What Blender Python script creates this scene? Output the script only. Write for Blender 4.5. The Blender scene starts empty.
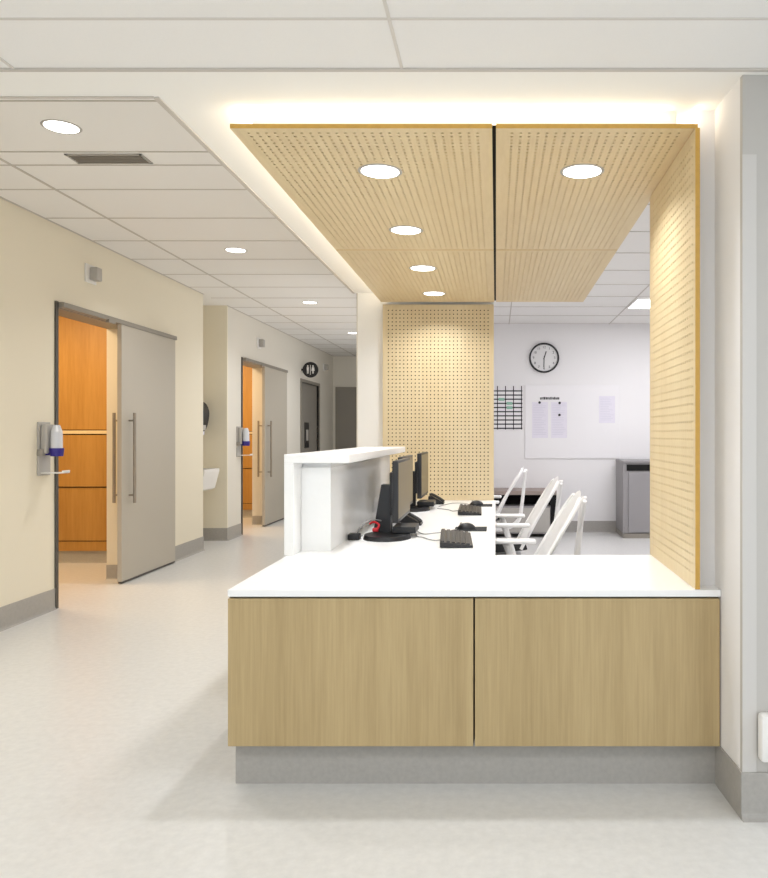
import bpy, bmesh, math, random
from mathutils import Vector, Matrix
random.seed(4)
C = bpy.context.scene.collection
H = 1.2285; F = 755.0
PI = math.pi

# ------------------------------------------------------------ materials
def srgb(c):
    return tuple(((v/255)/12.92 if v/255 <= .04045 else ((v/255+.055)/1.055)**2.4) for v in c)+(1,)

def mat(name, col, rough=.6, metal=0, spec=.5, bump=0, bscale=200, var=0, vscale=20, stretch=None, coat=0):
    m = bpy.data.materials.new(name); m.use_nodes = True
    nt = m.node_tree; b = nt.nodes['Principled BSDF']
    c = srgb(col)
    b.inputs['Base Color'].default_value = c
    b.inputs['Roughness'].default_value = rough
    b.inputs['Metallic'].default_value = metal
    b.inputs['Specular IOR Level'].default_value = spec
    b.inputs['Coat Weight'].default_value = coat
    tc = nt.nodes.new('ShaderNodeTexCoord')
    mp = nt.nodes.new('ShaderNodeMapping')
    nt.links.new(tc.outputs['Object'], mp.inputs[0])
    if stretch: mp.inputs['Scale'].default_value = stretch
    if var:
        n = nt.nodes.new('ShaderNodeTexNoise'); n.inputs['Scale'].default_value = vscale
        n.inputs['Detail'].default_value = 6; n.inputs['Roughness'].default_value = .6
        nt.links.new(mp.outputs[0], n.inputs['Vector'])
        r = nt.nodes.new('ShaderNodeValToRGB')
        r.color_ramp.elements[0].position = .3; r.color_ramp.elements[1].position = .7
        r.color_ramp.elements[0].color = tuple(v*(1-var) for v in c[:3])+(1,)
        r.color_ramp.elements[1].color = tuple(min(1, v*(1+var*.6)) for v in c[:3])+(1,)
        nt.links.new(n.outputs['Fac'], r.inputs[0]); nt.links.new(r.outputs[0], b.inputs['Base Color'])
    if bump:
        n2 = nt.nodes.new('ShaderNodeTexNoise'); n2.inputs['Scale'].default_value = bscale
        nt.links.new(mp.outputs[0], n2.inputs['Vector'])
        bp = nt.nodes.new('ShaderNodeBump'); bp.inputs['Strength'].default_value = bump; bp.inputs['Distance'].default_value = .002
        nt.links.new(n2.outputs['Fac'], bp.inputs['Height']); nt.links.new(bp.outputs[0], b.inputs['Normal'])
    return m

def wood(name, col, col2, scale=(60, 60, 3), rough=.45, big=.5):
    m = bpy.data.materials.new(name); m.use_nodes = True
    nt = m.node_tree; b = nt.nodes['Principled BSDF']; b.inputs['Roughness'].default_value = rough
    tc = nt.nodes.new('ShaderNodeTexCoord')
    mp = nt.nodes.new('ShaderNodeMapping'); mp.inputs['Scale'].default_value = scale
    nt.links.new(tc.outputs['Object'], mp.inputs[0])
    n = nt.nodes.new('ShaderNodeTexNoise'); n.inputs['Scale'].default_value = 1.6; n.inputs['Detail'].default_value = 8
    n.inputs['Roughness'].default_value = .65
    nt.links.new(mp.outputs[0], n.inputs['Vector'])
    mp2 = nt.nodes.new('ShaderNodeMapping'); mp2.inputs['Scale'].default_value = tuple(s*.12 for s in scale)
    nt.links.new(tc.outputs['Object'], mp2.inputs[0])
    n2 = nt.nodes.new('ShaderNodeTexNoise'); n2.inputs['Scale'].default_value = 1.3; n2.inputs['Detail'].default_value = 3
    nt.links.new(mp2.outputs[0], n2.inputs['Vector'])
    mx = nt.nodes.new('ShaderNodeMix'); mx.data_type = 'FLOAT'; mx.inputs[0].default_value = big
    nt.links.new(n.outputs['Fac'], mx.inputs[2]); nt.links.new(n2.outputs['Fac'], mx.inputs[3])
    r = nt.nodes.new('ShaderNodeValToRGB')
    r.color_ramp.elements[0].position = .36; r.color_ramp.elements[1].position = .62
    r.color_ramp.elements[0].color = srgb(col2); r.color_ramp.elements[1].color = srgb(col)
    nt.links.new(mx.outputs[0], r.inputs[0]); nt.links.new(r.outputs[0], b.inputs['Base Color'])
    return m

def emit(name, col, s):
    m = bpy.data.materials.new(name); m.use_nodes = True
    nt = m.node_tree; b = nt.nodes['Principled BSDF']
    b.inputs['Base Color'].default_value = (1, 1, 1, 1)
    b.inputs['Emission Color'].default_value = tuple(col)+(1,)
    b.inputs['Emission Strength'].default_value = s
    return m

M = dict(
 wall=mat('cream_paint', (232, 224, 204), .75, bump=.05, bscale=400),
 wall_cool_lit=mat('cream_paint_cool_lit', (226, 221, 210), .75, bump=.05, bscale=400),  # same hallway cream, with the cooler far light put into its tone
 wall_white=mat('white_paint', (236, 234, 234), .75, bump=.05, bscale=400),
 gyp=mat('white_gypsum', (243, 241, 236), .8, bump=.04, bscale=300),
 tile=mat('ceiling_tile_white', (240, 238, 235), .9, bump=.15, bscale=900, var=.02, vscale=300),
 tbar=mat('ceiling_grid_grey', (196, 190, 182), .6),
 tbar_light=mat('ceiling_grid_pale', (214, 209, 202), .6),
 floor=mat('vinyl_floor', (213, 212, 209), .30, spec=.4, bump=.03, bscale=60, var=.07, vscale=30),
 base=mat('grey_vinyl_base', (168, 164, 158), .5, var=.08, vscale=60),
 solid=mat('white_solid_surface', (243, 243, 242), .28, spec=.5, var=.01, vscale=50),
 oak=wood('light_oak_laminate', (187, 164, 120), (168, 145, 102), (70, 70, 2.2)),
 maple=wood('maple_veneer', (225, 205, 164), (214, 191, 147), (30, 3, 30)),
 maple_v=wood('maple_veneer_upright', (224, 206, 168), (214, 193, 152), (30, 30, 3)),
 edge=mat('glow_tinted_edge_band', (206, 162, 76), .5, var=.08, vscale=40),  # yellowish wood band, glow of transmitted light put into its colour
 hole=mat('black_acoustic_fleece', (46, 36, 26), .95),
 black=mat('black_backing', (10, 9, 8), .9),
 honey=wood('honey_wood_casework', (182, 136, 66), (162, 116, 48), (30, 30, 2)),
 metal=mat('brushed_steel', (158, 148, 134), .4, metal=.35, var=.05, vscale=30),
 frame=mat('grey_metal_frame', (146, 140, 130), .5, metal=.1),
 jamb=mat('dark_grey_jamb', (84, 80, 74), .5, metal=.2),
 door=mat('grey_door_laminate', (184, 177, 164), .5, bump=.03),
 door_dk=mat('grey_painted_door', (142, 137, 129), .5),
 near_shaded=mat('near_shaded_paint', (190, 186, 180), .75),  # shade on the near right wall put into a greyer tone
 guard=mat('pale_guard', (203, 199, 194), .5),
 plastic_w=mat('white_plastic', (236, 234, 230), .4),
 plastic_g=mat('grey_plastic', (176, 172, 166), .45),
 plastic_b=mat('black_plastic', (24, 24, 26), .4),
 key=mat('dark_grey_keys', (52, 51, 52), .5),
 screen=mat('screen_wood_reflection', (124, 111, 82), .4, spec=.5),  # khaki base colour stands for the wood mirrored in the screen
 red=mat('red_plug', (196, 32, 40), .4),
 blue=mat('blue_violet_plastic', (48, 36, 132), .35),
 clear=mat('clear_bottle', (214, 216, 222), .15, spec=.6),
 fabric=mat('black_seat_fabric', (38, 40, 40), .9, bump=.2, bscale=500),
 chairw=mat('white_chair_plastic', (248, 247, 246), .4),
 cabgrey=mat('grey_metal_cabinet', (150, 147, 148), .5, metal=.1),
 paper=mat('white_paper', (228, 224, 234), .8, var=.02),
 board=mat('whiteboard_enamel', (236, 234, 235), .5),
 ink=mat('black_ink', (45, 44, 48), .7),
 inklight=mat('pale_grey_ink', (216, 213, 224), .8),
 green=mat('green_note', (150, 190, 172), .8),
 dial=mat('clock_dial', (226, 225, 224), .5),
 cable=mat('grey_cable', (150, 150, 150), .5),
 brown=mat('taupe_cabinet_top', (150, 136, 128), .5),
 lamp=emit('downlight_lens', (1, .98, .94), 5),
 lamp_cool=emit('troffer_lens', (.96, .97, 1), 5),
 led=emit('warm_led_strip', (1, .85, .6), 3),
)

# ------------------------------------------------------------ mesh helpers
def bx(bm, x0, x1, y0, y1, z0, z1, bevel=0, mi=0):
    r = bmesh.ops.create_cube(bm, size=1)
    vs = r['verts']
    for v in vs:
        v.co = Vector((x0+(v.co.x+.5)*(x1-x0), y0+(v.co.y+.5)*(y1-y0), z0+(v.co.z+.5)*(z1-z0)))
    fs = set(f for v in vs for f in v.link_faces)
    for f in fs: f.material_index = mi
    if bevel:
        es = set(e for v in vs for e in v.link_edges)
        rr = bmesh.ops.bevel(bm, geom=list(es), offset=bevel, segments=2, affect='EDGES', profile=.5)
        for f in rr['faces']: f.material_index = mi
    return vs

def cyl(bm, p, r, h, axis='z', seg=32, r2=None, mi=0):
    """solid cylinder starting at p along +axis"""
    r2 = r if r2 is None else r2
    res = bmesh.ops.create_cone(bm, cap_ends=True, segments=seg, radius1=r, radius2=r2, depth=h)
    vs = res['verts']
    mt = Matrix.Translation((0, 0, h/2))
    if axis == 'x': mt = Matrix.Rotation(PI/2, 4, 'Y') @ mt
    if axis == 'y': mt = Matrix.Rotation(-PI/2, 4, 'X') @ mt
    mt = Matrix.Translation(p) @ mt
    bmesh.ops.transform(bm, matrix=mt, verts=vs)
    for f in set(f for v in vs for f in v.link_faces): f.material_index = mi
    return vs

def tube(bm, pts, r, seg=10, rs=None, flat=1):
    pts = [Vector(p) for p in pts]; rings = []
    up = Vector((0, 0, 1)); prevn = None
    for i, p in enumerate(pts):
        t = (pts[min(i+1, len(pts)-1)]-pts[max(i-1, 0)]).normalized()
        if prevn is None:
            a = up if abs(t.z) < .9 else Vector((0, 1, 0))
            n = t.cross(a).normalized()
        else:
            n = (prevn - t*prevn.dot(t)).normalized()
        prevn = n; b = t.cross(n)
        rr = rs[i] if rs else r
        rings.append([bm.verts.new(p+n*math.cos(k*2*PI/seg)*rr+b*math.sin(k*2*PI/seg)*rr*flat) for k in range(seg)])
    for i in range(len(rings)-1):
        for k in range(seg):
            bm.faces.new((rings[i][k], rings[i][(k+1) % seg], rings[i+1][(k+1) % seg], rings[i+1][k]))
    bm.faces.new(rings[0][::-1]); bm.faces.new(rings[-1])

def smooth_pts(pts, n=6):
    pts = [Vector(p) for p in pts]; out = []
    for i in range(len(pts)-1):
        p0 = pts[max(i-1, 0)]; p1 = pts[i]; p2 = pts[i+1]; p3 = pts[min(i+2, len(pts)-1)]
        for k in range(n):
            t = k/n
            out.append(.5*((2*p1)+(-p0+p2)*t+(2*p0-5*p1+4*p2-p3)*t*t+(-p0+3*p1-3*p2+p3)*t**3))
    out.append(pts[-1]); return out

def prism(bm, prof, axis, a, b, mi=0):
    """extrude 2-D outline along axis from a to b; axis y: (x,z); axis x: (y,z); axis z: (x,y)"""
    def P(u, v, w):
        return {'y': (u, w, v), 'x': (w, u, v), 'z': (u, v, w)}[axis]
    A = [bm.verts.new(P(u, v, a)) for u, v in prof]; B = [bm.verts.new(P(u, v, b)) for u, v in prof]
    n = len(prof); fs = [bm.faces.new(A), bm.faces.new(B[::-1])]
    for i in range(n): fs.append(bm.faces.new((A[i], B[i], B[(i+1) % n], A[(i+1) % n])))
    for f in fs: f.material_index = mi
    bmesh.ops.recalc_face_normals(bm, faces=bm.faces[:])

def obj(name, bm, m, parent=None, smooth=False):
    me = bpy.data.meshes.new(name)
    bmesh.ops.recalc_face_normals(bm, faces=bm.faces[:])
    bm.to_mesh(me); bm.free()
    for mm in (m if isinstance(m, (list, tuple)) else [m]): me.materials.append(mm)
    if smooth:
        me.polygons.foreach_set('use_smooth', [True]*len(me.polygons))
        try: me.set_sharp_from_angle(angle=math.radians(38))
        except Exception: pass
    o = bpy.data.objects.new(name, me); C.objects.link(o)
    if parent:
        o.parent = parent; o.matrix_parent_inverse = Matrix.Identity(4)
    return o

def new(): return bmesh.new()
def box(name, m, parent, *a, bevel=0, smooth=False):
    bm = new(); bx(bm, *a, bevel=bevel); return obj(name, bm, m, parent, smooth)

def thing(name, label, cat, loc=(0, 0, 0), rz=0, group=None):
    o = bpy.data.objects.new(name, None); C.objects.link(o); o.location = loc; o.rotation_euler = (0, 0, rz)
    o.empty_display_size = .1
    return tag(o, label, cat, group)
def tag(o, label, cat, group=None):
    o['label'] = label; o['category'] = cat
    if group: o['group'] = group
    return o
def struct(name, bm, m):
    o = obj(name, bm, m); o['kind'] = 'structure'; return o
def sbox(name, m, *a):
    bm = new(); bx(bm, *a); return struct(name, bm, m)
def dup(root, loc, label, rz=None, group=None):
    r = root.copy(); C.objects.link(r); r.location = loc; r['label'] = label
    if rz is not None: r.rotation_euler = (0, 0, rz)
    if group: r['group'] = group
    def rec(src, dst):
        for ch in list(src.children):
            c = ch.copy(); C.objects.link(c); c.parent = dst; rec(ch, c)
    rec(root, r)
    return r
def area(name, parent, loc, size, e, col=(1, 1, 1), sy=None, rot=(0, 0, 0), spread=PI, disk=False):
    l = bpy.data.lights.new(name, 'AREA'); l.energy = e; l.color = col; l.size = size; l.spread = spread
    l.shape = 'DISK' if disk else ('RECTANGLE' if sy else 'SQUARE')
    if sy: l.size_y = sy
    o = bpy.data.objects.new(name, l); C.objects.link(o); o.location = loc; o.rotation_euler = rot
    if parent: o.parent = parent
    return o

# ------------------------------------------------------------ key dimensions
XL = -3.10; XS = -1.162; XR = .775
ZS = 2.375; ZH = 2.71; ZR = 2.607; ZP = 2.29; ZC = .692
D0 = 2.598; DC = 3.35; DB = 6.12; DE = 14.36; DR = 9.46

# ------------------------------------------------------------ floor / shell
sbox('floor', M['floor'], -5.6, 4.2, -2.6, 14.6, -.08, 0)

# left wall with two sliding door openings and one hinged door
def wallseg(bm, y0, y1, z0=0, z1=ZH+.05, xb=-3.30): bx(bm, xb, XL, y0, y1, z0, z1)
O1 = (5.33, 6.40); O2 = (9.21, 10.22); O3 = (12.0, 13.2)
bm = new()
wallseg(bm, -2.6, O1[0]); wallseg(bm, O1[0], O1[1], 2.13); wallseg(bm, O1[1], 7.99)
struct('wall_left', bm, M['wall'])
bm = new()
wallseg(bm, 8.73, O2[0]); wallseg(bm, O2[0], O2[1], 2.13); wallseg(bm, O2[1], O3[0]); wallseg(bm, O3[0], O3[1], 2.06); wallseg(bm, O3[1], DE+.1)
struct('wall_left_far', bm, M['wall_cool_lit'])
bm = new()
bx(bm, -3.60, -3.45, 7.85, 8.95, 0, ZH+.05)                 # back of alcove
bx(bm, -3.45, -3.30, 7.87, 7.99, 0, ZH+.05)
bx(bm, -3.45, XL, 8.70, 8.73, 0, ZH+.05); bx(bm, -3.45, -3.30, 8.73, 8.95, 0, ZH+.05)
struct('wall_alcove', bm, M['wall'])
sbox('wall_end', M['wall_cool_lit'], -3.30, .2, DE, DE+.15, 0, ZH+.05)
bm = new()
bx(bm, XS, XS+.12, DB+.17, 6.9, 0, ZH+.05); bx(bm, XS, XS+.12, 12.9, DE, 0, ZH+.05)
bx(bm, XS, XS+.12, 6.9, 12.9, 0, .9); bx(bm, XS, XS+.12, 6.9, 12.9, 2.3, ZH+.05)
struct('wall_hall_right', bm, M['wall_cool_lit'])
bm = new()
for y in (6.9, 8.88, 10.88, 12.86): bx(bm, XS+.03, XS+.09, y, y+.04, .9, 2.3)
for z in (.9, 2.26): bx(bm, XS+.03, XS+.09, 6.94, 12.86, z, z+.04)
wf = struct('added_window_1', bm, M['frame'])  # unseen window with opaque filling, added to brighten the hallway
bm = new(); bx(bm, XS+.085, XS+.09, 6.94, 12.86, .94, 2.26); obj('added_pane', bm, M['board'], wf)
area('added_hall_fill', None, (XS-.01, 9.9, 1.6), 1.3, 34, (.95, .97, 1), sy=5.9, rot=(0, PI/2, 0))  # added fill light for the hallway ceiling and left wall
# right return wall: near face, side face and the jamb that carries the upright panel
bm = new()
prism(bm, [(.7858, 2.43), (3.35, 2.43), (3.35, DC+.02), (.775, DC+.02), (.775, 2.62)], 'z', 0, ZR+.1)
bx(bm, .712, .775, 2.675, DC+.02, ZC, ZR+.1)
struct('wall_right', bm, M['wall_white'])
bm = new(); prism(bm, [(.787, 2.41), (3.35, 2.41), (3.35, 2.43), (.7858, 2.43)], 'z', 0, ZR+.1); struct('wall_right_face', bm, M['near_shaded'])  # thin facing layer that carries the painted shade
# partition behind the far panel
sbox('wall_partition', M['gyp'], -1.125, -.018, DB+.02, DB+.17, 0, ZR+.1)
# staff room
sbox('wall_back', M['wall_white'], XS+.12, 4.1, DR, DR+.15, 0, ZR+.1)
sbox('wall_room_right', M['wall_white'], 3.95, 4.1, DC+.02, DR, 0, ZR+.1)

# ceilings
sbox('ceiling', M['tile'], -3.60, XS, 2.57, DE, ZH, ZH+.06)
sbox('ceiling_front', M['tile'], -3.30, 3.35, -2.6, 2.385, ZS+.004, ZS+.06)
bm = new()
bx(bm, .68, 4.1, DC+.02, DB+.17, ZR, ZR+.06)
bx(bm, XS+.12, 4.1, DB+.17, DR, ZR, ZR+.06)
struct('ceiling_room', bm, M['tile'])
bm = new()
bx(bm, -3.30, 3.35, 2.385, 2.57, ZS, ZH+.05)
bx(bm, XS, .78, 2.57, DC+.02, ZS, ZH+.05)
bx(bm, XS, .67, DC+.02, DB+.02, ZS, ZH+.05)
struct('ceiling_soffit', bm, M['gyp'])
# shadow line between front tiles and soffit
sbox('trim_1', M['tbar'], -3.10, 3.2, 2.372, 2.384, ZS-.003, ZS+.004)
bm = new(); bx(bm, XS-.004, XS+.016, 2.566, DB+.02, ZS-.004, ZS+.03); bx(bm, -3.10, XS, 2.562, 2.574, ZS-.003, ZS+.03); struct('trim_13', bm, M['tbar'])  # soffit edge trim, its grey standing in for the shadow line
# grid of the ceilings
w = .006
bm = new()
for d in [3.355, 3.96, 4.157]+[4.57+.6075*k for k in range(17)]:
    bx(bm, XL, XS, d-w, d+w, ZH-.003, ZH+.001)
bx(bm, -2.667-w*1.4, -2.667+w*1.4, 2.58, DE, ZH-.0035, ZH+.001)
bx(bm, -1.447-w, -1.447+w, 2.58, DE, ZH-.0035, ZH+.001)
bx(bm, XL, XL+.012, 2.58, 7.99, ZH-.005, ZH+.001); bx(bm, XL, XL+.012, 8.70, DE, ZH-.005, ZH+.001)
bx(bm, XL, XS, DE-.012, DE, ZH-.005, ZH+.001)
struct('trim_2', bm, M['tbar'])
bm = new()
for d in [2.09-.6075*k for k in range(7)]:
    bx(bm, -3.10, 3.2, d-w*.7, d+w*.7, ZS+.001, ZS+.005)
for x in (-2.737, -1.517, -.296, .924, 2.144):
    bx(bm, x-w*.8, x+w*.8, -2.4, 2.385, ZS+.0005, ZS+.005)
struct('trim_3', bm, M['tbar_light'])
bm = new()
for k in range(11):
    d = 3.92+.6075*k
    if d < DR:
        if d < DB+.1: bx(bm, .68, 3.95, d-w, d+w, ZR-.003, ZR+.001)
        else: bx(bm, -1.04, 3.95, d-w, d+w, ZR-.003, ZR+.001)
for x in (.163, 1.416, 2.64):
    bx(bm, x-w, x+w, (DC+.02 if x > .7 else DB+.17), DR, ZR-.0035, ZR+.001)
struct('trim_4', bm, M['tbar'])

# baseboards with a small cove at the foot
def cove(bm, axis, pos, sgn, a, b, h=.145):
    prof = [(0, 0), (.022, 0), (.010, .006), (.006, .02), (.006, h), (0, h)]
    prism(bm, [(pos+sgn*u, v) for u, v in prof], axis, a, b)
bm = new(); cove(bm, 'y', XL, 1, -2.4, O1[0]-.03); cove(bm, 'y', XL, 1, O1[1]+.01, 7.99)
cove(bm, 'x', 7.99, 1, -3.45, XL); cove(bm, 'y', -3.45, 1, 7.99, 8.70)
cove(bm, 'x', 8.70, -1, -3.45, XL+.006); struct('baseboard_left', bm, M['base'])
bm = new(); cove(bm, 'y', XL, 1, 8.70, O2[0]-.03); cove(bm, 'y', XL, 1, O2[1]+.01, O3[0]-.05); cove(bm, 'y', XL, 1, O3[1]+.05, DE)
struct('baseboard_left_far', bm, M['base'])
bm = new(); cove(bm, 'x', 2.41, -1, .782, 3.2, .15); prism(bm, [(.781, 2.404), (.770, 2.62), (.770, 2.69), (.775, 2.69), (.775, 2.62), (.787, 2.41)], 'z', 0, .1505); struct('baseboard_right', bm, M['base'])
bm = new(); cove(bm, 'x', DR, -1, XS+.12, 3.95, .14); struct('baseboard_back', bm, M['base'])
bm = new(); cove(bm, 'x', DE, -1, XL, -3.02); struct('baseboard_end', bm, M['base'])

# corner guard on the near right corner
bm = new()
bx(bm, .786, .831, 2.4075, 2.41, .15, 2.12)
tag(obj('corner_guard', bm, M['guard']), 'pale corner guard strip on the near right wall corner', 'corner guard')
bm = new(); bx(bm, .832, .95, 2.365, 2.41, .195, .345, bevel=.012)
tag(obj('wall_box', bm, M['plastic_w'], smooth=True), 'white rounded plastic box low on the right wall at the edge of view', 'wall box')

# ------------------------------------------------------------ sliding-door rooms
def room(dy, n):
    """patient room behind a sliding door; dy shifts it along the corridor"""
    y0, y1 = (4.62 if n == 1 else 9.08), 7.19+dy
    bm = new()
    bx(bm, -5.5, -3.30, y1+.02, y1+.12, 0, 2.6); bx(bm, -5.5, -3.30, y0-.12, y0, 0, 2.6)
    bx(bm, -5.6, -5.5, y0-.12, y1+.12, 0, 2.6)
    struct('wall_room_%d' % n, bm, M['wall'])
    sbox('ceiling_bedroom_%d' % n, M['gyp'], -5.5, -3.30, y0, y1+.02, 2.5, 2.6)
    bm = new(); cove(bm, 'x', y1+.02, -1, -5.5, -3.30, .12)
    struct('baseboard_room_%d' % n, bm, M['base'])
    t = thing('wall_cabinet', ['honey wood wall casework seen through the nearer open sliding door',
              'honey wood wall casework seen through the farther open sliding door'][n-1], 'cabinet', (-4.2, y1, .115))
    def pb(name, z0, z1, yf, m=M['honey']):
        bm = new(); bx(bm, -1.2, .88, yf, .018, z0, z1, bevel=.002); return obj(name, bm, m, t)
    pb('carcass', .02, 2.3, .006, M['black'])
    pb('upper_door', 1.155, 2.3, -.012)
    pb('shelf_edge', 1.115, 1.147, -.03, M['maple'])['label'] = 'pale wood shelf edge'
    pb('drawer_front', .613, 1.105, -.02)
    pb('lower_door', .098, .603, -.008)
    pb('plinth', 0, .09, -.004)
    L = area('room_lamp', None, (-4.1, 6.1+dy, 2.46), .9, 42, (1, .74, .46))
    bm = new(); cyl(bm, (-4.1, 5.9+dy, 2.475), .25, .024)
    o = obj('ceiling_lamp', bm, M['led'], smooth=True)
    tag(o, ['round warm ceiling lamp in the room behind the nearer sliding door', 'round warm ceiling lamp in the room behind the farther sliding door'][n-1], 'ceiling lamp')

room(0, 1); room(3.9, 2)

def slide(op, d1, n):
    a, b = op
    # frame, header track
    bm = new()
    bx(bm, XL-.2, XL+.012, a-.03, a, 0, 2.165)
    struct('trim_%d' % (4+n*2), bm, M['jamb'])
    bm = new()
    bx(bm, XL, XL+.05, a, d1+.02, 2.125, 2.16)
    bx(bm, XL-.2, XL, a, b, 2.12, 2.14)
    bx(bm, XL, XL+.02, d1+.005, d1+.03, 0, 2.125)
    bx(bm, XL+.035, XL+.062, a+.60, a+.70, 2.105, 2.132)
    struct('trim_%d' % (5+n*2), bm, M['frame'])
    bm = new(); cove(bm, 'x', b, -1, XL-.2, XL-.002, .12); struct('baseboard_jamb_%d' % n, bm, M['base'])
    y0 = b-.23
    bm = new(); bx(bm, XL+.006, XL+.042, y0, d1, .02, 2.125, bevel=.002)
    o = struct('door_%d' % n, bm, M['door'])
    bm = new(); bx(bm, XL+.008, XL+.040, y0+.003, d1-.003, .006, .022); obj('bottom_shadow', bm, M['jamb'], o)  # dark strip standing in for the shadow line under the leaf
    bm = new(); bx(bm, XL+.007, XL+.041, y0-.003, y0, .02, 2.125); obj('edge_strip', bm, M['door'], o)
    for s, nm in ((1, 'door_handle'), (-1, 'door_handle')):
        xf = XL+.042 if s > 0 else XL+.006
        bm = new(); hy = y0+.12
        off = .048 if s > 0 else .088
        tube(bm, [(xf+s*off, hy, .655), (xf+s*off, hy, 1.405)], .013)
        for z in (.72, 1.34): tube(bm, [(xf, hy, z), (xf+s*off, hy, z)], .008)
        obj(nm, bm, M['metal'], o, True)
slide(O1, 7.20, 1)
slide((O2[0], O2[1]), 11.05, 2)

# washroom door (hinged, closed) and end door
bm = new()
bx(bm, XL-.06, XL+.012, O3[0]-.05, O3[0], 0, 2.11); bx(bm, XL-.06, XL+.012, O3[1], O3[1]+.05, 0, 2.11); bx(bm, XL-.06, XL+.012, O3[0], O3[1], 2.06, 2.11)
struct('trim_10', bm, M['frame'])
bm = new(); bx(bm, XL-.07, XL-.03, O3[0], O3[1], .01, 2.06)
o = struct('door_3', bm, M['door_dk'])
bm = new(); bx(bm, XL-.03, XL-.02, 12.33, 12.60, 1.0, 1.42, bevel=.003); obj('push_plate', bm, M['plastic_b'], o)
bm = new(); bx(bm, XL-.02, XL-.012, 12.40, 12.53, 1.12, 1.30, bevel=.003); obj('plate_inset', bm, M['plastic_g'], o)
for z in (1.05, 1.25, .3):
    bm = new(); cyl(bm, (XL-.015, O3[1]-.02, z), .012, .09); obj('hinge', bm, M['jamb'], o, True)
bm = new()
bx(bm, -3.05, -3.0, DE-.02, DE, 0, 2.12); bx(bm, -2.1, -2.05, DE-.02, DE, 0, 2.12); bx(bm, -3.0, -2.1, DE-.02, DE, 2.07, 2.12)
struct('trim_11', bm, M['frame'])
bm = new(); bx(bm, -3.0, -2.1, DE-.012, DE-.001, .01, 2.07)
o = struct('door_4', bm, M['door_dk'])
bm = new(); cyl(bm, (-2.18, DE-.06, 1.0), .012, .05, 'y'); bx(bm, -2.30, -2.17, DE-.07, DE-.055, .99, 1.01); obj('door_handle', bm, M['metal'], o, True)

# round projecting washroom sign
t = thing('washroom_sign', 'round black washroom sign with white figures projecting from the hallway wall', 'sign', (-2.955, 12.02, 1.2285+64.3*12.02/755))
bm = new(); cyl(bm, (0, 0, 0), .125, .014, 'y', 40); obj('disc', bm, M['plastic_b'], t, True)
bm = new(); bx(bm, -.145, -.10, .001, .013, -.016, .016); obj('bracket', bm, M['plastic_b'], t)
def glyph(sx, skirt):
    bm = new()
    cyl(bm, (sx, -.003, .058), .013, .003, 'y', 16)
    w1 = .026 if skirt else .014
    prism(bm, [(sx-.017, .040), (sx+.017, .040), (sx+w1, -.018), (sx-w1, -.018)], 'y', -.003, 0)
    bx(bm, sx-.012, sx-.003, -.003, 0, -.062, -.018); bx(bm, sx+.003, sx+.012, -.003, 0, -.062, -.018)
    obj('figure', bm, M['plastic_w'], t)
glyph(-.042, False); glyph(.042, True)
bm = new(); bx(bm, -.004, .004, -.003, 0, -.08, .075); obj('divider', bm, M['plastic_w'], t)

# nurse call dome lights
def dome(y, z, label, s=1):
    t = thing('call_light', label, 'call light', (XL, y, z), 0, 'call lights above the hallway doors')
    bm = new(); bx(bm, 0, .014, -.075, .075, -.07, .07, bevel=.003); obj('back_plate', bm, M['plastic_w'], t)
    bm = new(); bx(bm, .014, .075, -.03, .045, -.05, .05, bevel=.008); obj('lens', bm, M['plastic_g'], t, True)
dome(5.76, 2.448, 'small call light above the nearer sliding door')
dome(9.85, 2.413, 'small call light above the farther sliding door')
dome(13.6, 2.43, 'small call light beyond the washroom sign')

# sanitizer dispensers
def sanitizer(y, z, label):
    t = thing('sanitizer_dispenser', label, 'hand sanitizer dispenser', (XL, y, z), 0, 'sanitizer dispensers by the sliding doors')
    bm = new(); bx(bm, 0, .012, -.07, .07, -.20, .165, bevel=.004); obj('back_plate', bm, M['plastic_g'], t)
    bm = new(); bx(bm, .012, .055, -.05, .05, -.05, .15, bevel=.012); obj('housing', bm, M['metal'] if 0 else M['plastic_g'], t, True)
    bm = new(); cyl(bm, (.095, 0, -.02), .038, .12, 'z', 20, .036); cyl(bm, (.095, 0, .10), .036, .045, 'z', 20, .02)
    o = obj('bottle', bm, M['clear'], t, True); o['label'] = 'clear bottle'; bt = o
    bm = new(); cyl(bm, (.095, 0, -.068), .040, .055, 'z', 20, .046); tube(bm, [(.012, 0, -.045), (.07, 0, -.045)], .018); tube(bm, [(.095, 0, -.045), (.13, 0, -.05)], .02)
    o = obj('pump', bm, M['blue'], bt, True); o['label'] = 'dark blue pump cap'
    bm = new(); cyl(bm, (.012, -.045, -.065), .028, .045, 'z', 20); obj('knob', bm, M['frame'], t, True)
    bm = new(); bx(bm, .005, .16, -.045, .045, -.185, -.178, bevel=.002); bx(bm, .155, .16, -.045, .045, -.185, -.165)
    o = obj('drip_tray', bm, M['plastic_w'], t); o['label'] = 'thin white drip tray'
sanitizer(5.165, 1.145, 'clear-bottle hand sanitizer dispenser with blue pump beside the nearer sliding door')
sanitizer(9.08, 1.155, 'hand sanitizer dispenser with drip tray beside the farther sliding door')

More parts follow.
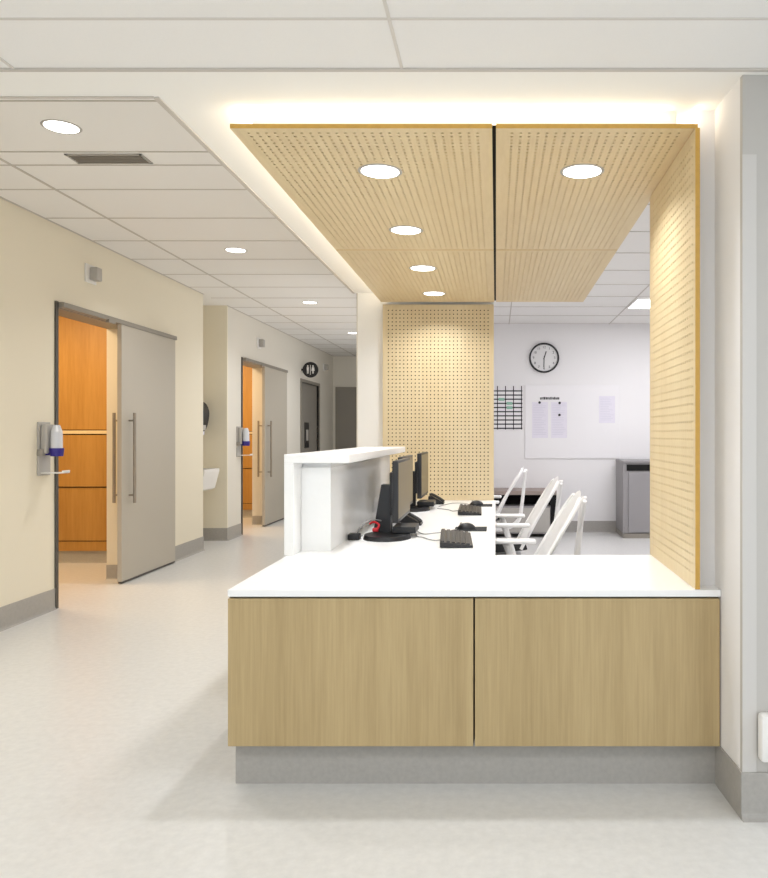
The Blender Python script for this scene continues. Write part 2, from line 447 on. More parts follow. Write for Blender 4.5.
# alcove: towel dispenser and wash basin
t = thing('paper_towel_dispenser', 'black rounded paper towel dispenser in the hallway alcove', 'towel dispenser', (-3.45, 8.42, 1.43))
bm = new()
prof = [(0, -.17), (.13, -.17), (.17, -.12), (.195, .0), (.19, .08), (.15, .15), (.08, .18), (0, .18)]
prism(bm, smooth_pts([(a, b, 0) for a, b in prof], 3) and [(v.x, v.y) for v in smooth_pts([(a, b, 0) for a, b in prof], 3)], 'y', -.15, .15)
obj('housing', bm, M['plastic_b'], t, True)
bm = new(); bx(bm, .10, .178, -.10, .10, -.16, -.10, bevel=.006); obj('paper_slot', bm, M['plastic_g'], t)
bm = new(); bx(bm, .04, .16, -.10, .10, -.21, -.17, bevel=.002); o = obj('paper_towel', bm, M['paper'], t); o['label'] = 'white towel hanging out'
t = thing('wash_basin', 'white wall-hung wash basin in the hallway alcove', 'sink', (-3.45, 8.35, .84))
bm = new()
prism(bm, [(0, 0), (.31, 0), (.31, -.03), (.26, -.22), (.22, -.24), (0, -.24)], 'y', -.22, .22)
obj('bowl', bm, M['plastic_w'], t)
bm = new(); bx(bm, .10, .28, -.17, .17, .0005, .002); obj('basin_inside', bm, M['plastic_g'], t)
bm = new(); tube(bm, smooth_pts([(.05, 0, 0), (.05, 0, .12), (.12, 0, .16), (.17, 0, .10)], 4), .012); obj('faucet', bm, M['metal'], t, True)

# ------------------------------------------------------------ lights in ceilings
def downlight(name, loc, label, group, e, col, lens, spread=2.4, r=.079):
    t = thing(name, label, 'downlight', loc, 0, group)
    bm = new()
    n = 36
    ri = [bm.verts.new((math.cos(k*2*PI/n)*r, math.sin(k*2*PI/n)*r, -.004)) for k in range(n)]
    ro = [bm.verts.new((math.cos(k*2*PI/n)*(r+.010), math.sin(k*2*PI/n)*(r+.010), -.001)) for k in range(n)]
    ru = [bm.verts.new((math.cos(k*2*PI/n)*(r-.004), math.sin(k*2*PI/n)*(r-.004), -.001)) for k in range(n)]
    for A, B in ((ro, ri), (ri, ru)):
        for k in range(n): bm.faces.new((A[k], A[(k+1) % n], B[(k+1) % n], B[k]))
    obj('trim_ring', bm, M['plastic_g'], t, True)
    bm = new(); cyl(bm, (0, 0, -.003), r-.003, .002); obj('lens', bm, lens, t)
    area('lamp', t, (0, 0, -.012), .11, e, col, spread=spread, disk=True)
    return t
WARM = (.97, .97, .97); NEUT = (.96, .975, 1)
EH, EPG = 26, 6.8
hallw = ['brightest nearest hallway downlight, beside the ceiling vent', 'second hallway downlight from the vent, above the first sliding door',
         'third hallway downlight from the vent, smaller and farther off', 'farthest visible hallway downlight beside the wooden canopy edge']
for i, d in enumerate((3.64, 6.08, 8.50, 11.07)):
    downlight('downlight', (-2.095, d, ZH), hallw[i], 'hallway downlights', [13, 12, 10, 8][i], WARM if i < 2 else NEUT, M['lamp'])
pl = ['largest downlight in the left half of the wooden canopy', 'second downlight from the front in the left half of the wooden canopy',
      'third downlight from the front, just behind the canopy seam', 'farthest downlight in the canopy, close to the rear panel']
for i, d in enumerate((3.05, 3.93, 4.83, 5.70)):
    downlight('downlight', (-.468, d, ZP), pl[i], 'downlights in the wooden canopy', EPG, NEUT, M['lamp'])
downlight('downlight', (.348, 3.05, ZP), 'only downlight in the right half of the wooden canopy', 'downlights in the wooden canopy', EPG, NEUT, M['lamp'])

def troffer(x0, x1, y0, y1, z, label, e, col, lens):
    t = thing('ceiling_light', label, 'ceiling light', ((x0+x1)/2, (y0+y1)/2, z), 0, 'flat rectangular ceiling lights')
    a, b = (x1-x0)/2, (y1-y0)/2
    bm = new(); bx(bm, -a+.02, a-.02, -b+.02, b-.02, -.006, -.002); obj('lens', bm, lens, t)
    bm = new()
    bx(bm, -a, a, -b, -b+.02, -.008, 0); bx(bm, -a, a, b-.02, b, -.008, 0); bx(bm, -a, -a+.02, -b+.02, b-.02, -.008, 0); bx(bm, a-.02, a, -b+.02, b-.02, -.008, 0)
    obj('frame', bm, M['plastic_w'], t)
    area('lamp', t, (0, 0, -.015), x1-x0-.1, e, col, sy=y1-y0-.1)
COOL = (.93, .93, 1)
troffer(1.425, 2.63, 7.66, 8.27, ZR, 'bright rectangular ceiling light above the grey bin cabinet', 28, COOL, M['lamp_cool'])
troffer(1.425, 2.63, 4.62, 5.23, ZR, 'added unseen ceiling light filling the staff room right of the canopy', 23, COOL, M['lamp_cool'])  # this and the next: unseen lights added to brighten the staff room
troffer(-.29, .91, 6.40, 6.95, ZR, 'added unseen ceiling light filling the staff room beyond the partition', 20, COOL, M['lamp_cool'])
troffer(-1.50, -.31, .28, .87, ZS, 'added unseen ceiling light before the counter, left of the middle', 12, (.97, .98, 1), M['lamp_cool'])  # this and the next two: unseen fill lights added behind the camera
troffer(.93, 2.13, .28, .87, ZS, 'added unseen ceiling light before the counter, on the right', 10, (.97, .98, 1), M['lamp_cool'])
troffer(-2.7, -1.53, -1.5, -.94, ZS, 'added unseen ceiling light at the rear end of the lobby', 14, (.97, .98, 1), M['lamp_cool'])

# air vent
t = thing('ceiling_vent', 'dark slotted air vent in the hallway ceiling', 'vent', (-2.078, 4.058, ZH))
bm = new(); bx(bm, -.19, .19, -.055, .055, -.003, -.001); obj('backing', bm, M['jamb'], t)
bm = new()
for s in (-1, 1): bx(bm, -.205, .205, s*.062-.007, s*.062+.007, -.006, -.001); bx(bm, s*.197-.007, s*.197+.007, -.069, .069, -.006, -.001)
obj('frame', bm, M['plastic_g'], t)
for k in range(5):
    bm = new(); y = -.044+k*.022; bx(bm, -.19, .19, y-.004, y+.004, -.010, -.003); obj('slat', bm, M['frame'], t)

# ------------------------------------------------------------ perforated panels
def perf(w, h, thick=.016, pitch=.031, margin=.026, r=.0056, depth=.007, skip=None):
    """panel in local XY (0..w, 0..h); holes open towards -Z (front at z=0), back at z=thick"""
    V = []; Fc = []; Mi = []
    nx = int((w-2*margin)/pitch); ny = int((h-2*margin)/pitch)
    mx = (w-nx*pitch)/2; my = (h-ny*pitch)/2
    def v(x, y, z): V.append((x, y, z)); return len(V)-1
    g = [[v(mx+i*pitch, my+j*pitch, 0) for j in range(ny+1)] for i in range(nx+1)]
    c = [(math.cos(PI/8+k*PI/4), math.sin(PI/8+k*PI/4)) for k in range(8)]
    for i in range(nx):
        for j in range(ny):
            cx, cy = mx+(i+.5)*pitch, my+(j+.5)*pitch
            A = [v(cx+a*r, cy+b*r, 0) for a, b in c]; B = [v(cx+a*r, cy+b*r, depth) for a, b in c]
            q = [g[i+1][j+1], g[i][j+1], g[i][j], g[i+1][j]]   # corner at 45,135,225,315
            for k in range(4):
                Fc.append((q[k], A[2*k], A[2*k+1])[::-1]); Mi.append(0)
                Fc.append((q[k], A[2*k+1], A[(2*k+2) % 8], q[(k+1) % 4])[::-1]); Mi.append(0)
            for k in range(8):
                Fc.append((A[k], A[(k+1) % 8], B[(k+1) % 8], B[k])); Mi.append(0)
            Fc.append(tuple(B)[::-1]); Mi.append(1)
    o4 = [v(0, 0, 0), v(w, 0, 0), v(w, h, 0), v(0, h, 0)]
    # margins
    bot = [g[i][0] for i in range(nx+1)]; top = [g[i][ny] for i in range(nx+1)]
    lef = [g[0][j] for j in range(ny+1)]; rig = [g[nx][j] for j in range(ny+1)]
    Fc.append(tuple([o4[0], o4[1]]+bot[::-1])[::-1]); Fc.append(tuple([o4[2], o4[3]]+top)[::-1])
    Fc.append(tuple([o4[3], o4[0]]+lef)[::-1]); Fc.append(tuple([o4[1], o4[2]]+rig[::-1])[::-1]); Mi += [0]*4
    b4 = [v(0, 0, thick), v(w, 0, thick), v(w, h, thick), v(0, h, thick)]
    Fc.append(tuple(b4)); Mi.append(0)
    for k in range(4):
        Fc.append((o4[k], o4[(k+1) % 4], b4[(k+1) % 4], b4[k])); Mi.append(2)
    return V, Fc, Mi
def panel(name, w, h, mats, fn, label, group, **kw):
    V, Fc, Mi = perf(w, h, **kw)
    me = bpy.data.meshes.new(name); me.from_pydata([fn(*p) for p in V], [], Fc)
    for m in mats: me.materials.append(m)
    me.polygons.foreach_set('material_index', Mi); me.update()
    o = bpy.data.objects.new(name, me); C.objects.link(o)
    return tag(o, label, 'wood panel', group)
DN = 2.622
mm = [M['maple'], M['hole'], M['edge']]
GC = 'perforated wood panels of the canopy'
seam = 4.355
for (x0, x1, y0, y1, lab) in (
    (-.924, -.0135, DN, seam-.005, 'perforated maple canopy panel, front left, with two downlights'),
    (.0, .701, DN, seam-.005, 'perforated maple canopy panel, front right, with one downlight'),
    (-.924, -.0135, seam+.005, 6.07, 'perforated maple canopy panel, rear left, with two small downlights'),
    (.0, .701, seam+.005, 6.07, 'perforated maple canopy panel, rear right, without lights')):
    panel('acoustic_panel', x1-x0, y1-y0, mm, (lambda x0, y0: lambda a, b, c: (x0+a, y0+b, ZP+c))(x0, y0), lab, GC)
mv = [M['maple_v'], M['hole'], M['edge']]
panel('acoustic_panel', .898, 2.277-ZC-.002, mv, lambda a, b, c: (-.916+a, DB-.016+c, ZC+.001+b), 'upright perforated maple panel at the far end of the desk', None)
panel('acoustic_panel', DC+.02-D0-.004, 2.285-ZC-.002, mv, lambda a, b, c: (.687+c, D0+.004+a, ZC+.001+b), 'upright perforated maple panel on the right side of the counter', None)
# dark backing and hanging frame over the canopy, LED strips round it
bm = new(); bx(bm, -.90, .68, D0+.05, 6.10, ZP+.017, ZP+.022)
tag(obj('canopy_backing', bm, M['black']), 'black backing board showing in the gaps of the wooden canopy', 'backing board')
bm = new(); bx(bm, -.865, .64, D0+.085, 6.05, ZP+.022, ZS)
struct('trim_12', bm, M['gyp'])
LW = (1, .87, .68)
zl = ZP+.030
def led(label, x0, x1, y0, y1, e, rot, size, sy):
    bm = new(); bx(bm, x0, x1, y0, y1, zl-.006, zl+.002); o = obj('led_strip', bm, M['led']); tag(o, label, 'led strip', 'led strips over the wooden canopy')
    area('led_lamp', None, ((x0+x1)/2, (y0+y1)/2, zl+(.012 if x0 < .6 else .022)), size, e, LW, sy=sy, rot=rot)
led('warm led strip above the front edge of the canopy', -.86, .63, D0+.066, D0+.076, .75, (PI+.5, 0, 0), 1.48, .012)
led('warm led strip above the left edge of the canopy', -.885, -.875, D0+.08, 6.04, 6.0, (PI, -.5, 0), .012, 3.40)
led('warm led strip above the right edge of the canopy', .684, .694, D0+.05, 3.33, .75, (0, -PI/2-.0, 0), .03, .72)

# ------------------------------------------------------------ counter
bm = new()
t_ = ZC-.024
prism(bm, [(-.924, D0), (XR-.001, D0), (XR-.001, DC), (-.003, DC), (-.003, DB-.001), (-.924, DB-.001)], 'z', t_, ZC)
bmesh.ops.bevel(bm, geom=bm.edges[:], offset=.0015, segments=1, affect='EDGES')
tag(obj('countertop', bm, M['solid']), 'white L-shaped solid countertop running along the desk', 'countertop')
def cabinet(x0, x1, label):
    t = thing('base_cabinet', label, 'cabinet', ((x0+x1)/2, 0, 0), 0, 'oak cabinets under the front counter')
    w = (x1-x0)/2
    bm = new(); bx(bm, -w+.002, w-.002, D0+.024, DC-.03, .155, t_-.001); obj('carcass', bm, M['jamb'], t)
    bm = new(); bx(bm, -w+.003, w-.003, D0+.003, D0+.024, .152, t_-.007, bevel=.0015); obj('front_panel', bm, M['oak'], t)
    bm = new(); bx(bm, -w+(.012 if x0 < -.5 else 0), w, D0+.056, DC-.05, 0, .155); obj('plinth', bm, M['base'], t)
cabinet(-.927, -.0755, 'left light oak cabinet under the white front counter')
cabinet(-.0755, XR-.001, 'right light oak cabinet under the white front counter')
# outer cheek on the hallway side of the left cabinet and the desk carcase behind
t = thing('desk_cabinet', 'oak clad low cabinet carrying the long left run of the counter', 'cabinet', (-.5, 4.7, 0))
bm = new(); bx(bm, -.424, -.40, -1.35, 1.418, .152, t_-.001); obj('side_panel', bm, M['oak'], t)
bm = new(); bx(bm, -.40, -.36, -1.35, 1.418, 0, .152); obj('plinth', bm, M['base'], t)
for y in (.1, 1.36):
    bm = new(); bx(bm, -.36, -.10, y, y+.03, 0, t_-.001); obj('support_panel', bm, M['plastic_w'], t)
# raised ledge
t = thing('transaction_ledge', 'raised white transaction ledge on the left side of the counter', 'ledge', (-.935, 3.33, ZC))
bm = new(); bx(bm, 0, .287, 0, 2.06, .408, .446, bevel=.002); obj('top_slab', bm, M['solid'], t)
bm = new(); bx(bm, 0, .041, 0, 2.06, 0, .408, bevel=.0015); obj('waterfall_panel', bm, M['solid'], t)
bm = new(); bx(bm, .042, .178, .13, 2.055, 0, .383, bevel=.0015); obj('riser', bm, M['solid'], t)
bm = new(); bx(bm, .042, .172, .16, 2.055, .383, .408); obj('top_batten', bm, M['solid'], t)

# ------------------------------------------------------------ workstations
def monitor(loc, label, rz=0, stand=True):
    # screen faces +X ; origin on the desk under the panel
    t = thing('monitor', label, 'monitor', loc, rz, 'computer monitors on the desk')
    W = .265; zb, zt = .085, .40
    bm = new(); bx(bm, -.030, 0, -W, W, zb, zt, bevel=.003); bx(bm, -.055, -.030, -W*.72, W*.72, zb+.03, zt-.06, bevel=.008)
    obj('casing', bm, M['plastic_b'], t, True)
    bm = new(); bx(bm, 0, .0012, -W+.012, W-.012, zb+.02, zt-.012); obj('screen', bm, M['screen'], t)
    if stand:
        bm = new(); prism(bm, [(-.150, .02), (-.058, .02), (-.058, .27), (-.108, .27)], 'y', -.12, -.045)
        nk = obj('stand_neck', bm, M['plastic_b'], t)
        bm = new(); bx(bm, -.10, -.044, -.03, .03, .20, .26, bevel=.004); obj('mount', bm, M['plastic_b'], nk)
        bm = new(); cyl(bm, (0, 0, 0), .122, .022, 'z', 40, .116)
        for v in bm.verts: v.co.y = v.co.y*1.15-.20; v.co.x -= .065
        obj('stand_base', bm, M['plastic_b'], t, True)
    else:
        bm = new(); tube(bm, [(-.05, 0, .2), (-.10, 0, .18), (-.10, 0, .01)], .018); obj('stand_neck', bm, M['plastic_b'], t, True)
        bm = new(); bx(bm, -.16, -.03, -.10, .10, 0, .014, bevel=.004); obj('stand_base', bm, M['plastic_b'], t)
    return t
m1 = monitor((-.495, 4.085, ZC), 'nearest monitor on the white desk, seen edge-on beside the ledge')
dup(m1, (-.52, 5.525, ZC), 'farthest monitor on the desk, next to the far wooden panel')
monitor((-.545, 4.68, ZC), 'monitor mostly hidden directly behind the nearest monitor', 0, False)

def minipc(loc, label):
    t = thing('mini_computer', label, 'computer', loc, 0, 'small black computers under the monitors')
    bm = new(); bx(bm, -.06, .06, -.09, .09, 0, .035, bevel=.004); obj('case', bm, M['plastic_b'], t)
    bm = new(); bx(bm, .06, .061, -.07, .07, .008, .027); obj('front_plate', bm, M['key'], t)
    return t
p = minipc((-.475, 3.985, ZC+.0225), 'small black box computer on the base of the nearest monitor')
dup(p, (-.50, 5.43, ZC+.0225), 'small black box computer on the base of the farthest monitor')

def keyboard(loc, label, rz=0):
    t = thing('keyboard', label, 'keyboard', loc, rz, 'keyboards on the white desk')
    # long axis Y, user side +X ; rear (left) side raised
    bm = new(); prism(bm, [(.078, 0), (.078, .012), (-.078, .030), (-.078, .004)], 'y', -.235, .235)
    bmesh.ops.bevel(bm, geom=bm.edges[:], offset=.002, segments=1, affect='EDGES')
    obj('case', bm, M['plastic_b'], t)
    for r in range(6):
        bm = new(); x = -.062+r*.0235-(.004 if r == 0 else 0)
        z = .030-(x+.078)*.018/.156
        y = -.225
        while y < .218:
            wd = .0175
            if r == 5 and -.13 < y < -.02: wd = .10
            bx(bm, x-.0085, x+.0085, y, min(y+wd, .226), z-.002, z+.006)
            y += wd+.0025
        obj('key_row', bm, M['key'], t)
    return t
k1 = keyboard((-.200, 3.78, ZC), 'black keyboard nearest the front of the desk', .06)
dup(k1, (-.178, 5.20, ZC), 'black keyboard farther back, near the far wooden panel', .02)
def mousepad(loc, label):
    bm = new(); bx(bm, -.09, .09, -.09, .09, 0, .004, bevel=.0015); o = obj('mouse_pad', bm, M['fabric']); o.location = loc
    return tag(o, label, 'mouse pad', 'mouse pads beside the keyboards')
mp1 = mousepad((-.142, 4.25, ZC), 'black mouse pad behind the nearest keyboard')
mousepad((-.118, 5.66, ZC), 'black mouse pad behind the farther keyboard')
def mouse(loc, label):
    t = thing('mouse', label, 'mouse', loc, 0, 'computer mice on their pads')
    bm = new(); bmesh.ops.create_uvsphere(bm, u_segments=20, v_segments=12, radius=1)
    for v in bm.verts: v.co = Vector((v.co.x*.052, v.co.y*.032, max(v.co.z, 0)*.036))
    sh = obj('shell', bm, M['plastic_b'], t, True)
    bm = new(); cyl(bm, (-.03, -.003, .028), .009, .006, 'y', 14); obj('wheel', bm, M['plastic_g'], sh, True)
    return t
q = mouse((-.165, 4.23, ZC+.004), 'black mouse on the pad behind the nearest keyboard')
dup(q, (-.145, 5.65, ZC+.004), 'black mouse on the pad behind the farther keyboard')
def phone(loc, label, rz):
    t = thing('desk_phone', label, 'telephone', loc, rz, 'black desk telephones'); t.scale = (.62, .62, .62)
    bm = new(); prism(bm, [(-.09, 0), (.10, 0), (.10, .02), (-.05, .105), (-.09, .10)], 'y', -.09, .09)
    bmesh.ops.bevel(bm, geom=bm.edges[:], offset=.004, segments=2, affect='EDGES'); bd = obj('body', bm, M['plastic_b'], t)
    bm = new(); tube(bm, smooth_pts([(-.075, -.065, .118), (-.04, -.065, .122), (.03, -.065, .085), (.085, -.065, .05), (.10, -.065, .032)], 4), .016); obj('handset', bm, M['key'], t, True)
    bm = new()
    for a in range(4):
        for b in range(3):
            x = .0+a*.022; z = .02+(.10-x)*.085/.15+.001; bx(bm, x-.007, x+.007, -.02+b*.025, -.004+b*.025, z-.004, z+.004)
    obj('keypad', bm, M['plastic_g'], bd)
    return t
ph = phone((-.50, 4.47, ZC), 'black desk phone behind the nearest monitor', 0)
dup(ph, (-.46, 5.80, ZC), 'black desk phone at the foot of the far wooden panel', 0)

# power block, plugs and cables
bm = new(); bx(bm, -.748, -.69, 3.80, 3.86, ZC, ZC+.033, bevel=.006)
tag(obj('power_adapter', bm, M['plastic_b']), 'black power adapter lying against the ledge', 'power adapter')
bm = new(); bx(bm, -.633, -.603, 3.86, 3.885, ZC+.036, ZC+.055, bevel=.004); tube(bm, smooth_pts([(-.61, 3.87, ZC+.046), (-.60, 3.87, ZC+.07), (-.63, 3.90, ZC+.082), (-.655, 3.92, ZC+.07)], 5), .006)
tag(obj('cable_plug', bm, M['red'], smooth=True), 'bright red cable plug at the foot of the nearest monitor', 'plug')
def cable(pts, label, r=.0028, m='cable', name='cable'):
    bm = new(); tube(bm, smooth_pts(pts, 8), r, 8); return tag(obj(name, bm, M[m], smooth=True), label, 'cable', 'computer cables on the desk')
z = ZC+.004
cable([(-.685, 3.875, ZC+.015), (-.71, 3.86, z+.01), (-.695, 3.85, z+.05), (-.66, 3.86, z+.085), (-.63, 3.90, z+.09), (-.60, 3.94, z+.08)], 'grey cable looping over the black power adapter', .0035)
cable([(-.258, 3.80, z+.004), (-.30, 3.78, z), (-.34, 3.82, z), (-.38, 3.90, z), (-.41, 3.93, z), (-.44, 4.12, z), (-.47, 4.2, z)], 'thin cable from the nearest keyboard to the nearest monitor')
cable([(-.22, 4.19, z+.004), (-.27, 4.0+.12, z), (-.33, 4.06, z), (-.38, 4.02, z), (-.42, 4.10, z), (-.45, 4.25, z)], 'thin cable from the nearest mouse to the nearest monitor')
cable([(-.255, 5.22, z+.004), (-.30, 5.22, z), (-.33, 5.30, z), (-.37, 5.36, z), (-.42, 5.40, z)], 'thin cable from the farther keyboard to the farthest monitor')
cable([(-.20, 5.66, z+.004), (-.24, 5.80, z), (-.31, 5.83, z), (-.36, 5.76, z), (-.42, 5.56, z)], 'thin cable curving from the farther mouse towards the far phone')

# ------------------------------------------------------------ chairs (faces -X)
def make_chair(loc, label, rz=0):
    t = thing('office_chair', label, 'chair', loc, rz, 'white office chairs behind the desk')
    # five-star base
    bm = new()
    for k in range(5):
        a = k*2*PI/5+.3
        p = [(.0, 0, .10), (.12*math.cos(a), .12*math.sin(a), .105), (.28*math.cos(a), .28*math.sin(a), .075)]
        tube(bm, smooth_pts(p, 4), .02, 8, rs=[.026-.010*i/8 for i in range(9)])
    cyl(bm, (0, 0, .07), .035, .07); obj('base', bm, M['chairw'], t, True)
    for k in range(5):
        a = k*2*PI/5+.3; x, y = .28*math.cos(a), .28*math.sin(a)
        bm = new(); cyl(bm, (x, y-.018, .028), .028, .014, 'y', 18); cyl(bm, (x, y+.004, .028), .028, .014, 'y', 18); cyl(bm, (x, y, .03), .006, .045)
        obj('caster', bm, M['plastic_b'], t, True)
    bm = new(); cyl(bm, (0, 0, .12), .024, .22); bx(bm, -.10, .10, -.06, .06, .34, .41, bevel=.015); obj('gas_lift', bm, M['key'], t, True)
    # seat
    bm = new()
    nx, ny = 12, 12; g = []
    for i in range(nx+1):
        row = []
        for j in range(ny+1):
            u, v = i/nx*2-1, j/ny*2-1
            x = -.24+.45*(i/nx); y = v*.245*(1-.10*u*u)
            zz = .475+.012*v*v-.03*max(0, -u-.4)**1.5-.012*(1-u*u)
            row.append(bm.verts.new((x*(1-.05*v*v), y, zz)))
        g.append(row)
    for i in range(nx):
        for j in range(ny): bm.faces.new((g[i][j], g[i+1][j], g[i+1][j+1], g[i][j+1]))
    r = bmesh.ops.solidify(bm, geom=bm.faces[:], thickness=.05)
    obj('seat', bm, M['fabric'], t, True)
    bm = new(); bx(bm, -.20, .18, -.20, .20, .40, .425, bevel=.01); obj('seat_pan', bm, M['chairw'], t, True)
    # back skin: webbed sheet leaning back, pulled to the tower top
    bm = new(); N, K = 18, 14; g = []
    for i in range(N+1):
        s = i/N; row = []
        zc = .49+.455*s
        xc = .195+.225*s - .006*math.sin(PI*s)
        hw = .225-.03*s
        if s > .8: hw *= 1-.30*((s-.8)/.2)**2
        for j in range(K+1):
            v = j/K*2-1
            row.append(bm.verts.new((xc-.035*v*v*(1-s*.6), v*hw, zc-.03*v*v*s)))
        g.append(row)
    for i in range(N):
        for j in range(K): bm.faces.new((g[i][j], g[i+1][j], g[i+1][j+1], g[i][j+1]))
    bmesh.ops.solidify(bm, geom=bm.faces[:], thickness=.012)
    obj('backrest', bm, M['chairw'], t, True)
    # side rails of the back
    for sg in (-1, 1):
        bm = new(); pts = []
        for i in range(N+1):
            s = i/N; hw = .225-.03*s
            if s > .8: hw *= 1-.30*((s-.8)/.2)**2
            pts.append((.195+.225*s-.006*math.sin(PI*s)-.035*(1-s*.6), sg*hw, .49+.455*s-.03*s))
        tube(bm, pts, .011, 8); obj('back_rail', bm, M['chairw'], t, True)
    # Y tower
    bm = new()
    tube(bm, smooth_pts([(.10, 0, .385), (.27, 0, .40), (.375, 0, .47), (.405, 0, .62), (.425, 0, .80), (.437, 0, .915)], 5), .016, 10, rs=[.024-.012*i/25 for i in range(26)])
    for sg in (-1, 1):
        tube(bm, smooth_pts([(.415, 0, .74), (.428, sg*.07, .83), (.428, sg*.135, .905)], 5), .010, 8)
    tw = obj('back_tower', bm, M['chairw'], t, True)
    bm = new(); tube(bm, [(.428, 0, .905), (.452, 0, .905)], .014); obj('tower_knob', bm, M['chairw'], tw, True)
    # arms
    for sg in (-1, 1):
        bm = new(); tube(bm, smooth_pts([(.10, sg*.18, .40), (.12, sg*.255, .41), (.10, sg*.282, .50), (.06, sg*.282, .62), (.05, sg*.28, .642)], 5), .018, 10, flat=.7)
        o = obj('arm_post', bm, M['chairw'], t, True)
        bm = new(); bx(bm, -.03, .215, sg*.28-.04, sg*.28+.04, .640, .662, bevel=.009); obj('armrest', bm, M['chairw'], t, True)
    return t
ch = make_chair((.0, 3.78, 0), 'white office chair nearest the front counter')
dup(ch, (-.005, 5.05, 0), 'middle white office chair behind the desk', .02)
dup(ch, (-.175, 6.68, 0), 'farthest white office chair, partly behind the far wooden panel', -.04)

# ------------------------------------------------------------ staff room furniture
t = thing('bin_cabinet', 'tall grey bin cabinet with black slot against the back wall', 'cabinet', (1.5, 8.88, 0))
bm = new(); bx(bm, 0, .62, .02, .555, .06, .89); obj('body', bm, M['cabgrey'], t)
bm = new(); bx(bm, -.005, .625, 0, .556, .89, .915, bevel=.003); obj('top', bm, M['cabgrey'], t)
bm = new(); bx(bm, .06, .56, .006, .02, .07, .78, bevel=.002); obj('front_door', bm, M['cabgrey'], t)
bm = new(); bx(bm, .04, .60, .012, .02, .795, .868); o = obj('slot', bm, M['black'], t)
bm = new(); bx(bm, 0, .62, .012, .55, 0, .055); obj('plinth', bm, M['frame'], t)
t = thing('low_cabinet', 'low grey cabinet with dark open shelf behind the white chairs', 'cabinet', (-.45, 8.95, 0))
bm = new(); bx(bm, 0, 1.17, 0, .50, .505, .555, bevel=.003); obj('top', bm, M['brown'], t)
bm = new(); bx(bm, 0, 1.12, .03, .49, .04, .37); obj('body', bm, M['cabgrey'], t)
bm = new(); bx(bm, 0, 1.15, .30, .49, .37, .505); obj('open_shelf', bm, M['black'], t)
bm = new(); bx(bm, 1.10, 1.17, .0, .49, 0, .505); obj('side_panel', bm, M['black'], t)
bm = new(); bx(bm, .02, 1.09, .005, .03, .06, .35, bevel=.003); obj('drawer_front', bm, M['plastic_g'], t)
# tray of papers on low shelf
# whiteboard and papers
yb = DR
bm = new(); bx(bm, .36, 1.55, yb-.014, yb, .92, 1.842, bevel=.003)
tag(obj('whiteboard', bm, M['board']), 'large plain whiteboard on the back wall beneath the clock', 'whiteboard')
def XZ(px, py, d): return ((px-496)*d/F, H-(py-434)*d/F)
def sheet(px0, py0, px1, py1, label, seed):
    rnd = random.Random(seed)
    d = yb-.016
    x0, z1 = XZ(px0, py0, d); x1, z0 = XZ(px1, py1, d)
    t = thing('paper_sheet', label, 'paper', (x0, d, z0), 0, 'papers on the whiteboard')
    bm = new(); bx(bm, 0, x1-x0, 0, .0015, 0, z1-z0); pg = obj('page', bm, M['paper'], t)
    bm = new(); zz = z1-z0-.03
    while zz > .03:
        bx(bm, .015, (x1-x0)*rnd.uniform(.6, .92), -.0008, 0, zz, zz+.007); zz -= .021
    obj('text_lines', bm, M['inklight'], pg)
    return t
sheet(532, 402, 548, 438, 'left of the paired paper sheets on the whiteboard', 1)
sheet(551, 402, 567, 438, 'right of the paired paper sheets on the whiteboard, with two magnets', 2)
sheet(599, 396, 615, 423, 'single paper sheet near the right end of the whiteboard', 3)
# header strip with small illegible lettering
x0, z0 = XZ(540, 399.6, yb); x1, z1 = XZ(559, 396.9, yb)
bm = new(); rnd = random.Random(8); x = x0
while x < x1:
    wd = rnd.uniform(.010, .018); bx(bm, x, x+wd, yb-.016, yb-.014, z0, z1-rnd.uniform(0, .008)); x += wd+.005
tag(obj('heading_lettering', bm, M['ink']), 'small dark heading lettering above the paired papers', 'lettering')
for px, py, lab in ((539.5, 402.6, 'black magnet on the left one of the paired papers'), (559.5, 403, 'upper black magnet on the right one of the paired papers'), (559.3, 415, 'lower black magnet on the right one of the paired papers')):
    x, zz = XZ(px, py, yb); bm = new(); cyl(bm, (x, yb-.0245, zz), .016, .007, 'y', 18)
    tag(obj('magnet', bm, M['ink'], smooth=True), lab, 'magnet', 'magnets on the whiteboard')
# wall planner with a black line grid
x0, z1 = XZ(484, 386, yb); x1, z0 = XZ(522.3, 429.5, yb)
t = thing('wall_planner', 'white wall planner ruled with a black grid, left of the whiteboard', 'planner', (x0, yb-.006, z0))
W_, H_ = x1-x0, z1-z0
bm = new(); bx(bm, 0, W_, 0, .006, 0, H_-.04); obj('sheet', bm, M['board'], t)
bm = new()
for px in (489.5, 497.5, 505.5, 513.5, 521.5):
    x = (px-496)*yb/F-x0; bx(bm, x-.0055, x+.0055, -.002, 0, 0, H_)
for k in range(10):
    zz = (H-(428.3-k*4.15-434)*yb/F)-z0; bx(bm, 0, W_, -.002, 0, zz-.0075, zz+.0075)
obj('grid_lines', bm, M['ink'], t)
for a, b in ((506.5, 402), (498.5, 398), (506.5, 406.3)):
    x, zz = XZ(a, b, yb); bm = new(); bx(bm, x-x0, x-x0+.075, -.003, -.001, zz-z0-.035, zz-z0)
    o = obj('note', bm, M['green'], t); o['label'] = 'small green note'
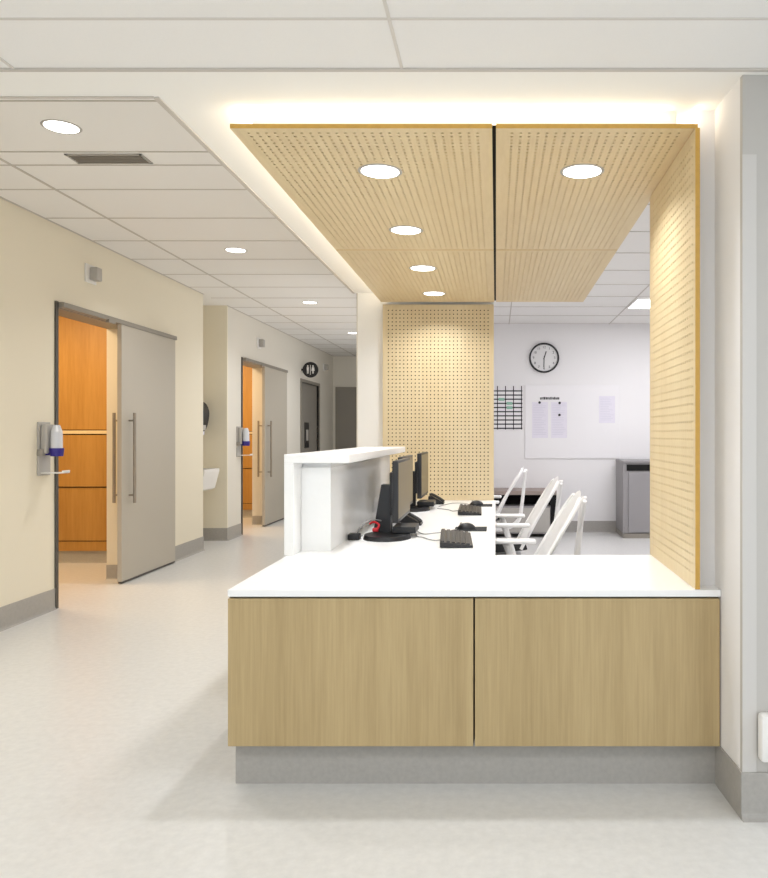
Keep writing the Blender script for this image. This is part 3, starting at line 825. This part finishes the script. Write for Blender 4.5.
# clock
x, zz = XZ(544, 358, yb)
t = thing('wall_clock', 'round black-rimmed wall clock above the whiteboard', 'clock', (x, yb, zz))
bm = new(); n = 48
R0, R1 = .188, .166
rings = []
for r, y in ((R0, 0), (R0, -.035), (R0-.008, -.045), (R1+.003, -.045), (R1, -.03), (R1, 0)):
    rings.append([bm.verts.new((r*math.cos(k*2*PI/n), y, r*math.sin(k*2*PI/n))) for k in range(n)])
for a, b in zip(rings, rings[1:]):
    for k in range(n): bm.faces.new((a[k], a[(k+1) % n], b[(k+1) % n], b[k]))
obj('rim', bm, M['plastic_b'], t, True)
bm = new(); cyl(bm, (0, -.025, 0), R1+.002, .02, 'y', 48); dl = obj('dial', bm, M['dial'], t)
for num in range(1, 13):
    a = PI/2-num*PI/6
    cu = bpy.data.curves.new('numeral', 'FONT'); cu.body = str(num); cu.size = .042; cu.align_x = 'CENTER'; cu.align_y = 'CENTER'; cu.extrude = .0006
    o_ = bpy.data.objects.new('numeral', cu); C.objects.link(o_)
    dg = bpy.context.evaluated_depsgraph_get(); me = bpy.data.meshes.new_from_object(o_.evaluated_get(dg)); bpy.data.objects.remove(o_)
    me.transform(Matrix.Translation((.132*math.cos(a), -.0265, .132*math.sin(a))) @ Matrix.Rotation(PI/2, 4, 'X'))
    me.materials.clear(); me.materials.append(M['ink']); o = bpy.data.objects.new('numeral', me); C.objects.link(o); o.parent = dl
def hand(nm, ang, L, w):
    bm = new(); bx(bm, -w, w, -.030, -.028, -.02, L)
    bmesh.ops.rotate(bm, verts=bm.verts[:], cent=(0, 0, 0), matrix=Matrix.Rotation(ang, 3, 'Y')); obj(nm, bm, M['ink'], t)
hand('hour_hand', math.radians(18), .085, .006); hand('minute_hand', math.radians(182), .12, .0045)

# ------------------------------------------------------------ camera / world
cam = bpy.data.cameras.new('camera'); co = bpy.data.objects.new('camera', cam); C.objects.link(co)
co.location = (0, 0, H); co.rotation_euler = (PI/2, 0, 0)
cam.sensor_fit = 'VERTICAL'; cam.sensor_height = 24; cam.lens = F/878*24
cam.shift_x = (384-496)/878; cam.shift_y = -5/878; cam.clip_start = .05
bpy.context.scene.camera = co
wd = bpy.data.worlds.new('world'); wd.use_nodes = True; bpy.context.scene.world = wd
wd.node_tree.nodes['Background'].inputs[0].default_value = (.84, .92, 1, 1); wd.node_tree.nodes['Background'].inputs[1].default_value = 1.75
s = bpy.context.scene
s.view_settings.view_transform = 'Standard'; s.view_settings.look = 'None'; s.view_settings.gamma = 1; s.view_settings.exposure = -.28
s.view_settings.use_curve_mapping = False
s.cycles.max_bounces = 10; s.cycles.diffuse_bounces = 6; s.cycles.sample_clamp_indirect = 6
s.cycles.use_denoising = True
